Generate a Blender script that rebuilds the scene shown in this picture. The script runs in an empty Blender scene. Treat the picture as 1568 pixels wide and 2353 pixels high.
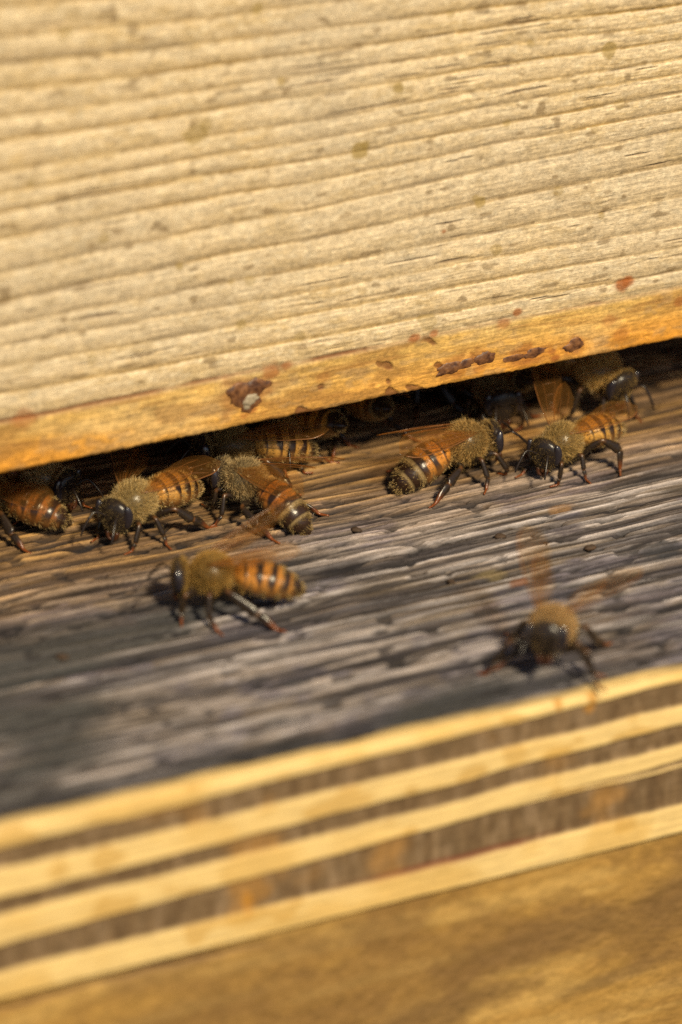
import bpy, math
import numpy as np
from mathutils import Vector

# ---------------------------------------------------------------- scene, camera, light
# one Blender unit is one centimetre (macro subject)
SC = bpy.context.scene
SC.unit_settings.system = 'METRIC'
SC.unit_settings.scale_length = 0.01

PSI, PIT, DIST = math.radians(25.5), math.radians(26.0), 49.0
FWD = Vector((math.sin(PSI)*math.cos(PIT), math.cos(PSI)*math.cos(PIT), -math.sin(PIT)))
cam_data = bpy.data.cameras.new('camera')
cam = bpy.data.objects.new('camera', cam_data)
SC.collection.objects.link(cam)
cam.location = FWD * -DIST
cam.rotation_euler = FWD.to_track_quat('-Z', 'Y').to_euler()
cam_data.sensor_fit = 'HORIZONTAL'
cam_data.sensor_width = 24.0
cam_data.lens = 11000.0/1568.0*24.0
cam_data.clip_start = 1.0
cam_data.clip_end = 500.0
cam_data.dof.use_dof = True
cam_data.dof.focus_distance = 49.0
cam_data.dof.aperture_fstop = 0.148
SC.camera = cam

SUN_EL = math.radians(43.0)
SUN_AZ = math.atan2(-1.0, 0.06)          # the sun stands to the right of and in front of the hive
sdir = Vector((math.cos(SUN_AZ)*math.cos(SUN_EL), math.sin(SUN_AZ)*math.cos(SUN_EL), math.sin(SUN_EL)))
world = bpy.data.worlds.new('World')
SC.world = world
world.use_nodes = True
wn = world.node_tree
wn.nodes.clear()
sky = wn.nodes.new('ShaderNodeTexSky')
sky.sky_type = 'NISHITA'
sky.sun_disc = False
sky.sun_elevation = SUN_EL
sky.sun_rotation = math.atan2(sdir.x, sdir.y)
bg = wn.nodes.new('ShaderNodeBackground')
bg.inputs['Strength'].default_value = 0.065
wo = wn.nodes.new('ShaderNodeOutputWorld')
wn.links.new(sky.outputs[0], bg.inputs['Color'])
wn.links.new(bg.outputs[0], wo.inputs['Surface'])

sun_data = bpy.data.lights.new('sun', 'SUN')
sun_data.energy = 5.0
sun_data.angle = math.radians(7.0)
sun_data.color = (1.0, 0.84, 0.56)
sun = bpy.data.objects.new('sun', sun_data)
SC.collection.objects.link(sun)
sun.rotation_euler = sdir.to_track_quat('Z', 'Y').to_euler()
sun.location = sdir*60

SC.view_settings.view_transform = 'Standard'
SC.view_settings.look = 'None'
SC.view_settings.exposure = 0.25
SC.view_settings.gamma = 1.0
SC.view_settings.use_curve_mapping = False
SC.cycles.use_denoising = False
SC.cycles.max_bounces = 8
SC.cycles.transparent_max_bounces = 24
SC.cycles.sample_clamp_indirect = 4.0

RNG = np.random.default_rng(11)

# ---------------------------------------------------------------- helpers
def link(o, parent=None):
    SC.collection.objects.link(o)
    if parent is not None:
        o.parent = parent
    return o

def tag(o, label=None, cat=None, group=None, kind=None):
    if label: o['label'] = label
    if cat: o['category'] = cat
    if group: o['group'] = group
    if kind: o['kind'] = kind
    return o

def empty(name, loc=(0, 0, 0), rz=0.0, parent=None):
    o = bpy.data.objects.new(name, None)
    o.empty_display_size = 0.3
    o.location = loc
    o.rotation_euler = (0, 0, rz)
    return link(o, parent)

def mesh_obj(name, V, F, mats, parent=None, col=None, smooth=True, mi=None):
    """V (n,3); F a list of index arrays (all quads or all tris per array) -> one mesh object"""
    V = np.asarray(V, dtype=np.float64)
    if isinstance(F, np.ndarray):
        F = [F]
    F = [np.asarray(f, dtype=np.int64) for f in F if len(f)]
    me = bpy.data.meshes.new(name)
    me.vertices.add(len(V))
    me.vertices.foreach_set('co', V.astype(np.float32).ravel())
    loops = np.concatenate([f.ravel() for f in F])
    sizes = np.concatenate([np.full(len(f), f.shape[1]) for f in F])
    starts = np.concatenate([[0], np.cumsum(sizes)[:-1]])
    me.loops.add(len(loops))
    me.loops.foreach_set('vertex_index', loops.astype(np.int32))
    me.polygons.add(len(sizes))
    me.polygons.foreach_set('loop_start', starts.astype(np.int32))
    me.polygons.foreach_set('use_smooth', np.full(len(sizes), smooth))
    for m in mats:
        me.materials.append(m)
    if mi is not None:
        me.polygons.foreach_set('material_index', np.asarray(mi, dtype=np.int32))
    if col is not None:
        a = me.color_attributes.new('col', 'FLOAT_COLOR', 'POINT')
        c = np.ones((len(V), 4), dtype=np.float32)
        c[:, :3] = col
        a.data.foreach_set('color', c.ravel())
    me.update(calc_edges=True)
    me.validate()
    o = bpy.data.objects.new(name, me)
    return link(o, parent)

def _h(i, j, s):
    n = (i.astype(np.int64)*374761393 + j.astype(np.int64)*668265263 + s*974634777) & 0xffffffff
    n = ((n ^ (n >> 13))*1274126177) & 0xffffffff
    n = n ^ (n >> 16)
    n = (n*2246822519) & 0xffffffff
    return ((n ^ (n >> 15)) & 0xffffff)/float(0xffffff)

def vn(u, v, s=0):
    i, j = np.floor(u), np.floor(v)
    a, b = u-i, v-j
    a = a*a*(3-2*a); b = b*b*(3-2*b)
    h00, h10, h01, h11 = _h(i, j, s), _h(i+1, j, s), _h(i, j+1, s), _h(i+1, j+1, s)
    return (h00*(1-a)+h10*a)*(1-b)+(h01*(1-a)+h11*a)*b

def fbm(u, v, s=0, o=4, g=0.5, lac=2.03):
    r = 0; w = 1; t = 0
    for k in range(o):
        r = r + w*vn(u*lac**k+17.3*k, v*lac**k-9.1*k, s+k*31)
        t += w; w *= g
    return r/t

def sst(a, b, x):
    t = np.clip((x-a)/(b-a), 0, 1)
    return t*t*(3-2*t)

def mixc(c, d, f):
    f = np.clip(f, 0, 1)[..., None]
    return c*(1-f)+np.asarray(d)*f

def axis(lo, a, b, hi, fine, coarse=0.25):
    return np.concatenate([np.arange(lo, a, coarse), np.arange(a, b, fine), np.arange(b, hi+1e-6, coarse)])

def grid_faces(nu, nv, flip=False):
    i = np.arange(nu-1)[:, None]*nv+np.arange(nv-1)[None, :]
    f = np.stack([i, i+nv, i+nv+1, i+1], -1).reshape(-1, 4)
    return f[:, ::-1] if flip else f

# ---------------------------------------------------------------- materials
def new_mat(name):
    m = bpy.data.materials.new(name)
    m.use_nodes = True
    nt = m.node_tree
    b = nt.nodes['Principled BSDF']
    return m, nt, b

def wood_mat(name, rough, fib, amt, bump, spec=0.3, dist=0.01):
    """wood coloured by its own grain attribute, broken up by fine stretched fibre noise"""
    m, nt, b = new_mat(name)
    N, L = nt.nodes, nt.links
    at = N.new('ShaderNodeAttribute'); at.attribute_name = 'col'
    tc = N.new('ShaderNodeTexCoord')
    mp = N.new('ShaderNodeMapping'); mp.inputs['Scale'].default_value = fib
    L.new(tc.outputs['Object'], mp.inputs['Vector'])
    n1 = N.new('ShaderNodeTexNoise'); n1.inputs['Scale'].default_value = 1.0
    n1.inputs['Detail'].default_value = 5; n1.inputs['Roughness'].default_value = 0.7
    L.new(mp.outputs[0], n1.inputs['Vector'])
    n2 = N.new('ShaderNodeTexNoise'); n2.inputs['Scale'].default_value = 38.0
    n2.inputs['Detail'].default_value = 3
    L.new(tc.outputs['Object'], n2.inputs['Vector'])
    ad = N.new('ShaderNodeMath'); ad.operation = 'MULTIPLY_ADD'
    ad.inputs[1].default_value = 0.45
    L.new(n2.outputs['Fac'], ad.inputs[0]); L.new(n1.outputs['Fac'], ad.inputs[2])
    mr = N.new('ShaderNodeMapRange')
    mr.inputs['From Min'].default_value = 0.42; mr.inputs['From Max'].default_value = 1.0
    mr.inputs['To Min'].default_value = 1.0-amt; mr.inputs['To Max'].default_value = 1.0+amt
    L.new(ad.outputs[0], mr.inputs['Value'])
    vm = N.new('ShaderNodeVectorMath'); vm.operation = 'SCALE'
    L.new(at.outputs['Color'], vm.inputs[0]); L.new(mr.outputs[0], vm.inputs['Scale'])
    L.new(vm.outputs[0], b.inputs['Base Color'])
    bp = N.new('ShaderNodeBump'); bp.inputs['Strength'].default_value = bump
    bp.inputs['Distance'].default_value = dist
    L.new(ad.outputs[0], bp.inputs['Height']); L.new(bp.outputs[0], b.inputs['Normal'])
    b.inputs['Roughness'].default_value = rough
    b.inputs['Specular IOR Level'].default_value = spec
    return m

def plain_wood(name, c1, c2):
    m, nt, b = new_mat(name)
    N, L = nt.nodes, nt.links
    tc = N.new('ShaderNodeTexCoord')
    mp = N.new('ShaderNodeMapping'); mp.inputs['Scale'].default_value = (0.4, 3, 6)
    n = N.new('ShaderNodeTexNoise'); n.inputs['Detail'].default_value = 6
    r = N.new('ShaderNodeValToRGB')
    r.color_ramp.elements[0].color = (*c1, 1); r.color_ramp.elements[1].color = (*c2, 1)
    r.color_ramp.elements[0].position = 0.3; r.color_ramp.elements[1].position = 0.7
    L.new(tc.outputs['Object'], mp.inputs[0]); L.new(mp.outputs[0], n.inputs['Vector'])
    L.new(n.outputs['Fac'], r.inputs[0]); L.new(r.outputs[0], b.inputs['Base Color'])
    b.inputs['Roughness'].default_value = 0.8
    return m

M_BOARD = wood_mat('pale_weathered_pine', 0.62, (7, 7, 110), 0.42, 0.9)
M_DECK = wood_mat('grey_weathered_wood', 0.85, (6, 90, 90), 0.45, 0.9, spec=0.15, dist=0.014)
M_EDGE = wood_mat('layered_wood_edge', 0.7, (5, 5, 20), 0.16, 0.4)
M_LOWER = wood_mat('ochre_wood', 0.7, (7, 7, 30), 0.30, 0.6)
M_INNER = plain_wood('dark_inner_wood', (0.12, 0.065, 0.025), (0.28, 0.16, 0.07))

def prop_mat():
    m, nt, b = new_mat('propolis_resin')
    N, L = nt.nodes, nt.links
    n = N.new('ShaderNodeTexNoise'); n.inputs['Scale'].default_value = 14; n.inputs['Detail'].default_value = 4
    tc = N.new('ShaderNodeTexCoord'); L.new(tc.outputs['Object'], n.inputs['Vector'])
    r = N.new('ShaderNodeValToRGB')
    r.color_ramp.elements[0].color = (0.05, 0.017, 0.007, 1); r.color_ramp.elements[0].position = 0.38
    r.color_ramp.elements[1].color = (0.20, 0.085, 0.03, 1); r.color_ramp.elements[1].position = 0.68
    L.new(n.outputs['Fac'], r.inputs[0]); L.new(r.outputs[0], b.inputs['Base Color'])
    bp = N.new('ShaderNodeBump'); bp.inputs['Distance'].default_value = 0.02; bp.inputs['Strength'].default_value = .8
    L.new(n.outputs['Fac'], bp.inputs['Height']); L.new(bp.outputs[0], b.inputs['Normal'])
    b.inputs['Roughness'].default_value = 0.5
    return m
M_PROP = prop_mat()

def wax_mat():
    m, nt, b = new_mat('dried_wax')
    n = nt.nodes.new('ShaderNodeTexNoise'); n.inputs['Scale'].default_value = 20
    r = nt.nodes.new('ShaderNodeValToRGB')
    r.color_ramp.elements[0].color = (0.10, 0.075, 0.05, 1); r.color_ramp.elements[1].color = (0.42, 0.35, 0.24, 1)
    nt.links.new(n.outputs['Fac'], r.inputs[0]); nt.links.new(r.outputs[0], b.inputs['Base Color'])
    b.inputs['Roughness'].default_value = 0.5
    return m
M_WAX = wax_mat()

def bee_body_mat():
    m, nt, b = new_mat('bee_cuticle')
    N, L = nt.nodes, nt.links
    at = N.new('ShaderNodeAttribute'); at.attribute_name = 'col'
    n = N.new('ShaderNodeTexNoise'); n.inputs['Scale'].default_value = 45; n.inputs['Detail'].default_value = 3
    tc = N.new('ShaderNodeTexCoord'); L.new(tc.outputs['Object'], n.inputs['Vector'])
    mr = N.new('ShaderNodeMapRange'); mr.inputs['To Min'].default_value = .7; mr.inputs['To Max'].default_value = 1.3
    L.new(n.outputs['Fac'], mr.inputs['Value'])
    vm = N.new('ShaderNodeVectorMath'); vm.operation = 'SCALE'
    L.new(at.outputs['Color'], vm.inputs[0]); L.new(mr.outputs[0], vm.inputs['Scale'])
    L.new(vm.outputs[0], b.inputs['Base Color'])
    bp = N.new('ShaderNodeBump'); bp.inputs['Distance'].default_value = 0.006; bp.inputs['Strength'].default_value = .35
    L.new(n.outputs['Fac'], bp.inputs['Height']); L.new(bp.outputs[0], b.inputs['Normal'])
    b.inputs['Roughness'].default_value = 0.27
    b.inputs['Specular IOR Level'].default_value = 0.34
    return m
M_BODY = bee_body_mat()

def eye_mat():
    m, nt, b = new_mat('bee_compound_eye')
    v = nt.nodes.new('ShaderNodeTexVoronoi'); v.inputs['Scale'].default_value = 90
    tc = nt.nodes.new('ShaderNodeTexCoord'); nt.links.new(tc.outputs['Object'], v.inputs['Vector'])
    bp = nt.nodes.new('ShaderNodeBump'); bp.inputs['Distance'].default_value = 0.002; bp.inputs['Strength'].default_value = .3
    nt.links.new(v.outputs['Distance'], bp.inputs['Height']); nt.links.new(bp.outputs[0], b.inputs['Normal'])
    b.inputs['Base Color'].default_value = (0.018, 0.015, 0.020, 1)
    b.inputs['Roughness'].default_value = 0.20
    b.inputs['Specular IOR Level'].default_value = 0.8
    return m
M_EYE = eye_mat()

def fur_mat():
    m, nt, b = new_mat('bee_fur')
    N, L = nt.nodes, nt.links
    at = N.new('ShaderNodeAttribute'); at.attribute_name = 'col'
    tr = N.new('ShaderNodeBsdfTranslucent')
    mx = N.new('ShaderNodeMixShader'); mx.inputs[0].default_value = 0.5
    L.new(at.outputs['Color'], b.inputs['Base Color']); L.new(at.outputs['Color'], tr.inputs['Color'])
    b.inputs['Roughness'].default_value = 0.45
    out = N['Material Output']
    L.new(b.outputs[0], mx.inputs[1]); L.new(tr.outputs[0], mx.inputs[2]); L.new(mx.outputs[0], out.inputs['Surface'])
    return m
M_FUR = fur_mat()

def wing_mat(kind='amber', body=0.17):
    m, nt, b = new_mat('bee_wing_membrane_'+kind)
    N, L = nt.nodes, nt.links
    tp = N.new('ShaderNodeBsdfTransparent'); tp.inputs['Color'].default_value = (0.97, 0.89, 0.76, 1)
    tl = N.new('ShaderNodeBsdfTranslucent'); tl.inputs['Color'].default_value = (0.70, 0.34, 0.08, 1)
    b.inputs['Base Color'].default_value = (0.42, 0.20, 0.05, 1)
    b.inputs['Roughness'].default_value = 0.14
    b.inputs['Specular IOR Level'].default_value = 0.8
    n = N.new('ShaderNodeTexNoise'); n.inputs['Scale'].default_value = 9
    bp = N.new('ShaderNodeBump'); bp.inputs['Distance'].default_value = 0.02
    tc = N.new('ShaderNodeTexCoord'); L.new(tc.outputs['Object'], n.inputs['Vector'])
    L.new(n.outputs['Fac'], bp.inputs['Height']); L.new(bp.outputs[0], b.inputs['Normal'])
    m1 = N.new('ShaderNodeMixShader'); m1.inputs[0].default_value = 0.5
    L.new(b.outputs[0], m1.inputs[1]); L.new(tl.outputs[0], m1.inputs[2])
    m2 = N.new('ShaderNodeMixShader'); m2.inputs[0].default_value = body
    L.new(tp.outputs[0], m2.inputs[1]); L.new(m1.outputs[0], m2.inputs[2])
    L.new(m2.outputs[0], N['Material Output'].inputs['Surface'])
    return m
M_WING = wing_mat()
M_WING_FAINT = wing_mat('faint', 0.07)
M_VEIN, _nt, _b = new_mat('bee_wing_vein')
_b.inputs['Base Color'].default_value = (0.16, 0.065, 0.02, 1)
_b.inputs['Roughness'].default_value = 0.3

# ---------------------------------------------------------------- the hive box with its front board
hive = empty('hive_box', (0, 0, 0))
tag(hive, 'pale weathered pine hive box, its ridged front board ending orange above the dark entrance', 'beehive')

ZB = 1.18                                     # lower edge of the front board
XL, XR = -3.62, 3.87                          # where the ring heights below were measured
ZL = np.array([1.751, 2.03, 2.308, 2.538, 2.744, 2.995, 3.29, 3.652, 3.921, 4.122, 4.345, 4.655, 4.897, 5.16, 5.422, 5.696, 6.007, 6.3, 6.6, 6.9, 7.2, 7.5])
ZR = np.array([1.80, 1.969, 2.24, 2.485, 2.801, 3.165, 3.526, 3.741, 3.932, 4.145, 4.311, 4.523, 4.711, 4.90, 5.10, 5.33, 5.60, 5.85, 6.1, 6.35, 6.6, 6.9])

def ring_phase(x, z):
    """number of growth rings counted up from the orange strip"""
    t = np.clip((x-XL)/(XR-XL), -0.6, 1.6)
    u = t + 0.10*np.sin(t*3.0)*(1-t)
    zz = z + 0.035*(fbm(x*0.55, z*0.8, 5, 3)-0.5)*2 + 0.012*(fbm(x*2.2, z*2.5, 8, 2)-0.5)
    ph = np.zeros_like(x)
    prev = None
    for k in range(len(ZL)):
        b = ZL[k]*(1-u)+ZR[k]*u
        if k == 0:
            ph = (zz-b)/0.28
        else:
            ph = np.where(zz >= prev, k-1+(zz-prev)/(b-prev), ph)
        prev = b
    return ph

SPOTS = [(-1.56, 4.40, .13, .9), (-1.45, 4.47, .07, .7), (0.20, 3.96, .085, 1.), (0.27, 3.99, .05, .9), (-0.65, 4.81, .06, .8), (0.63, 4.53, .06, .9),
         (2.99, 4.54, .085, .9), (1.56, 3.14, .06, .9), (1.5, 3.2, .04, .7), (0.98, 1.93, .11, .6), (3.87, 3.38, .2, .35), (2.1, 4.75, .05, .6),
         (3.13, 3.95, .07, .4), (1.85, 3.95, .05, .6), (2.85, 3.72, .06, .4), (1.75, 2.6, .06, .7), (-1.75, 3.05, .05, .8), (-2.55, 3.5, .05, .6),
         (-1.0, 2.75, .06, .5), (-1.1, 2.3, .06, .7), (-0.45, 2.05, .06, .5), (-3.3, 4.2, .04, .6), (-2.7, 2.25, .06, .5), (-1.2, 2.78, .04, .5),
         (-2.9, 5.65, .07, .6), (-0.9, 5.6, .06, .8), (0.05, 5.95, .08, .5), (1.2, 5.2, .05, .6), (2.95, 2.75, .04, .6), (2.45, 3.1, .05, .5)]
REDS = [(3.21, 1.93, .09, .9), (3.28, 1.95, .06, .7), (3.07, 1.56, .09, .45), (1.85, 1.75, .08, .6), (0.83, 1.79, .07, .8), (1.05, 1.80, .05, .7),
        (1.30, 1.37, .15, .5), (1.60, 1.40, .12, .5), (2.05, 1.35, .15, .5), (2.25, 1.34, .12, .4), (2.67, 1.35, .11, .5), (-1.05, 1.55, .24, .45), (-1.0, 1.36, .07, .7), (-1.08, 1.30, .05, .6),
        (2.0, 1.85, .05, .8), (1.15, 2.9, .03, .7), (3.2, 1.38, .09, .5), (-0.2, 1.55, .08, .35), (0.35, 1.35, .05, .3), (-3.45, 1.75, .12, .5),
        (3.9, 1.62, .07, .6), (-0.78, 1.72, .10, .6), (-0.6, 1.76, .07, .6), (2.45, 1.25, .05, .8), (2.42, 1.33, .04, .6)]

def front_board():
    xs = axis(-13, -4.7, 4.9, 13, 0.0115, 0.3)
    # profile: rounded lower edge, then the face
    na = 9
    ang = np.linspace(math.pi/2*1.0, 0, na)    # the rounding, radius .06
    r = 0.06
    zf = np.concatenate([np.arange(ZB+r+0.0115, 6.6, 0.0115), np.arange(6.6, 12.01, 0.3)])
    s_z = np.concatenate([[ZB, ZB], ZB+r-r*np.sin(ang), zf])
    s_y = np.concatenate([[2.2, 1.0], r-r*np.cos(ang), np.zeros(len(zf))])
    edge = np.concatenate([[0, 0], (1-np.sin(ang)), np.ones(len(zf))])
    X, Z = np.meshgrid(xs, s_z, indexing='ij')
    Y = np.broadcast_to(s_y, X.shape).copy()
    E = np.broadcast_to(edge, X.shape)
    ph = ring_phase(X, Z)
    fr = ph-np.floor(ph)
    k = np.floor(ph)
    inten = 0.80+0.35*_h(k+40, np.zeros_like(k), 3)*(0.55+0.9*fbm(X*0.35, k*3.1, 12, 2))
    # latewood: swells from the upper side of each ring and stops sharply at its lower side (just above the next light band)
    late = (sst(0.80, 0.02, fr)*0.86 + sst(0.93, 1.0, fr)*0.10)*inten
    late2 = sst(0.14, 0.0, np.abs(fr-0.06))*inten
    upper = sst(-0.25, 0.35, ph)
    late = late*upper; late2 = late2*upper
    Zp = ph*0.28                                # a coordinate that follows the grain
    fib = fbm(X*3.0, Zp*46, 21, 4, .6)
    mott = fbm(X*3.2, Zp*9, 33, 4, .6)
    mott2 = fbm(X*13, Zp*24, 35, 3, .6)
    big = fbm(X*0.45, Z*0.6, 41, 3)
    light = np.array([0.60, 0.475, 0.305]); dark = np.array([0.26, 0.160, 0.045])
    col = mixc(np.broadcast_to(light, X.shape+(3,)), dark, np.clip(late*0.74+0.22*late2, 0, 1))
    col = mixc(col, (0.45, 0.33, 0.17), sst(.46, .72, mott)*0.75)
    col = mixc(col, (0.64, 0.53, 0.36), sst(.50, .72, mott2)*0.75*(1-late))
    col = mixc(col, (0.40, 0.345, 0.27), sst(.50, .75, big)*0.30)
    grit = fbm(X*26, Z*30, 37, 2, .7)
    col = col*(0.74+0.52*fib[..., None])*(0.72+0.56*grit[..., None])
    # grey weathering streaks inside the latewood
    gs = sst(.60, .78, fbm(X*1.1, Zp*8, 51, 3))*sst(0.6, 0.1, fr)*upper
    col = mixc(col, (0.25, 0.19, 0.12), gs*0.55)
    # fine drying checks that follow the grain, in patches
    ck = sst(.72, .82, fbm(X*1.6+Zp*1.0, Zp*34, 61, 2, .45))*sst(.50, .66, fbm(X*0.8, Zp*2.6, 63, 2))*upper
    col = mixc(col, (0.10, 0.06, 0.035), ck*0.7)
    fl = sst(.775, .83, fbm(X*5.0, Z*11, 66, 2, .4))*upper
    col = mixc(col, (0.17, 0.11, 0.05), fl*0.6)
    # the oiled orange strip along the entrance
    org = sst(0.15, -0.22, ph)
    right_w = sst(-1, 4, X)*0.5+0.5*sst(-1.5, -3.6, X)
    oc = mixc(np.broadcast_to(np.array([0.50, 0.310, 0.090]), X.shape+(3,)), (0.58, 0.225, 0.010), np.clip(sst(1.72, 1.22, Z + 0.12*(mott-.5))*0.8*(0.45+right_w), 0, 1))
    oc = mixc(oc, (0.50, 0.38, 0.19), sst(.45, .7, fbm(X*1.1, Z*3, 71, 3))*0.45)
    oc = oc*(0.66+0.68*fib[..., None])*(0.72+0.56*mott2[..., None])*(0.78+0.44*mott[..., None])
    oc = mixc(oc, (0.24, 0.115, 0.030), sst(.52, .66, fbm(X*1.6, Z*5.5, 76, 4, .6))*0.55)
    oc = mixc(oc, (0.30, 0.20, 0.10), sst(.60, .70, fbm(X*4, Z*9, 77, 3, .6))*0.4)
    oc = oc*(0.75+0.5*grit[..., None])
    lines = sst(.66, .78, fbm(X*0.9, Zp*20+X*0.3, 73, 2))*0.5
    oc = mixc(oc, (0.28, 0.13, 0.03), lines)
    col = mixc(col, oc, org)
    # the reddish propolis line between the two
    ln = np.exp(-((ph+0.02)/0.085)**2)*sst(.32, .62, fbm(X*1.7, Z*0+2, 81, 3))
    col = mixc(col, (0.15, 0.045, 0.012), ln*sst(3.6, 2.4, X)*0.95)
    col = mixc(col, (0.20, 0.10, 0.04), sst(.07, .0, np.abs(ph+0.03+0.06*(mott-.5)))*0.5)
    # short cracks in the lower strip
    crk = sst(.70, .77, fbm(X*4.5+Z*5.0, Z*3.0-X*3.0, 91, 2, .5))*org*sst(1.7, 1.3, X)*sst(-1.4, -0.6, X)
    col = mixc(col, (0.14, 0.05, 0.015), crk*0.8)
    wob = 1+0.55*(fbm(X*7, Z*7, 95, 3)-.5)*2
    for (sx, sz, sr, a) in SPOTS:
        rr = np.hypot(X-sx, Z-sz)/sr*wob
        f = sst(1.12, .78, rr)*a
        if sr > .1: f = f*(0.78+0.35*sst(.6, 1., rr))
        col = mixc(col, np.array([0.27, 0.185, 0.055]), f*0.82)
    for (sx, sz, sr, a) in REDS:
        rr = np.hypot((X-sx)*.8, Z-sz)/sr*wob
        col = mixc(col, np.array([0.26, 0.075, 0.012]), sst(1.15, .5, rr)*a)
    hgt = (-0.006*late - 0.006*late2 + 0.012*(fib-.5) + 0.010*(mott-.5) - 0.022*ck - 0.02*crk - 0.02*ln)*E
    ragged = 0.02*(fbm(X*6, Z*0, 97, 3)-.5)+0.012*(fbm(X*25, Z*0, 98, 2)-.5)
    Y = Y - hgt
    Zo = Z + ragged*sst(1.5, 1.2, Z)
    V = np.stack([X, Y, Zo], -1).reshape(-1, 3)
    o = mesh_obj('front_board', V, grid_faces(len(xs), len(s_z)), [M_BOARD], hive, col.reshape(-1, 3))
    return o
board = front_board()

def slab(name, x0, x1, y0, y1, z0, z1, mat, parent, bev=0.04):
    v = [(x, y, z) for x in (x0, x1) for y in (y0, y1) for z in (z0, z1)]
    f = [(0, 1, 3, 2), (4, 6, 7, 5), (0, 4, 5, 1), (2, 3, 7, 6), (0, 2, 6, 4), (1, 5, 7, 3)]
    o = mesh_obj(name, v, np.array(f), [mat], parent, smooth=False)
    md = o.modifiers.new('bevel', 'BEVEL'); md.width = bev; md.segments = 2
    return o
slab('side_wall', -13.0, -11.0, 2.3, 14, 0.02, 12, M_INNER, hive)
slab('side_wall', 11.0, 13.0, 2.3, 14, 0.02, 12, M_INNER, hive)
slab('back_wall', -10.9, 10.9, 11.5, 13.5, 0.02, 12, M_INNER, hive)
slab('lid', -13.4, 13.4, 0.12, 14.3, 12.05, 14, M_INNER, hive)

def lump(name, x, z, rx, rz, ry, mat, parent, seed, tilt=0.0):
    """an irregular drop of resin stuck on the board face"""
    nu, nv = 26, 14
    u = np.linspace(0, 2*math.pi, nu, endpoint=False)
    v = np.linspace(0, 1, nv)
    U, W = np.meshgrid(u, v, indexing='ij')
    R = np.sin(W*math.pi/2)
    wob = 1+0.55*(fbm(np.cos(U)*1.8+seed, np.sin(U)*1.8+seed, seed, 4, .6)-.5)*2
    a = R*np.cos(U)*rx*wob; b = R*np.sin(U)*rz*wob
    h = np.cos(W*math.pi/2)**.7*ry*.8*(0.75+0.6*fbm(a*14+seed, b*14, seed+4, 3))
    ct, st = math.cos(tilt), math.sin(tilt)
    X = x+a*ct-b*st; Z = z+a*st+b*ct
    V = np.stack([X, -h+0.006, Z], -1).reshape(-1, 3)
    i = np.arange(nu)[:, None]*nv; j = (np.arange(nu)[:, None]+1) % nu*nv; c = np.arange(nv-1)[None, :]
    F = np.stack([i+c, i+c+1, j+c+1, j+c], -1).reshape(-1, 4)
    return mesh_obj(name, V, F, [mat], parent)
# resin beads along the edge
lump('propolis_lump', 1.26, 1.375, .165, .075, .028, M_PROP, board, 3, .10)
lump('propolis_lump', 1.42, 1.395, .11, .055, .026, M_PROP, board, 5, .0)
lump('propolis_lump', 1.63, 1.415, .125, .075, .026, M_PROP, board, 7, .15)
lump('propolis_lump', 1.98, 1.345, .14, .040, .012, M_PROP, board, 9, .05)
lump('propolis_lump', 2.20, 1.355, .14, .050, .018, M_PROP, board, 11, .12)
lump('propolis_lump', 2.67, 1.355, .12, .075, .022, M_PROP, board, 13, .2)
# the big broken blister with pale wax in it
kn = lump('propolis_lump', -1.02, 1.58, .24, .12, .035, M_PROP, board, 17, .1)
lump('propolis_lump', -1.03, 1.46, .15, .14, .035, M_PROP, board, 19, .0)
lump('wax_fleck', -1.00, 1.475, .095, .065, .060, M_WAX, kn, 23, .4)
lump('wax_fleck', -1.05, 1.405, .05, .045, .045, M_WAX, kn, 29, .2)

# ---------------------------------------------------------------- the landing board
YF = -4.45
floor_board = empty('landing_board', (0, 0, 0))
tag(floor_board, 'grey cracked landing board with a striped layered front edge, on which the bees walk', 'landing board')

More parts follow.
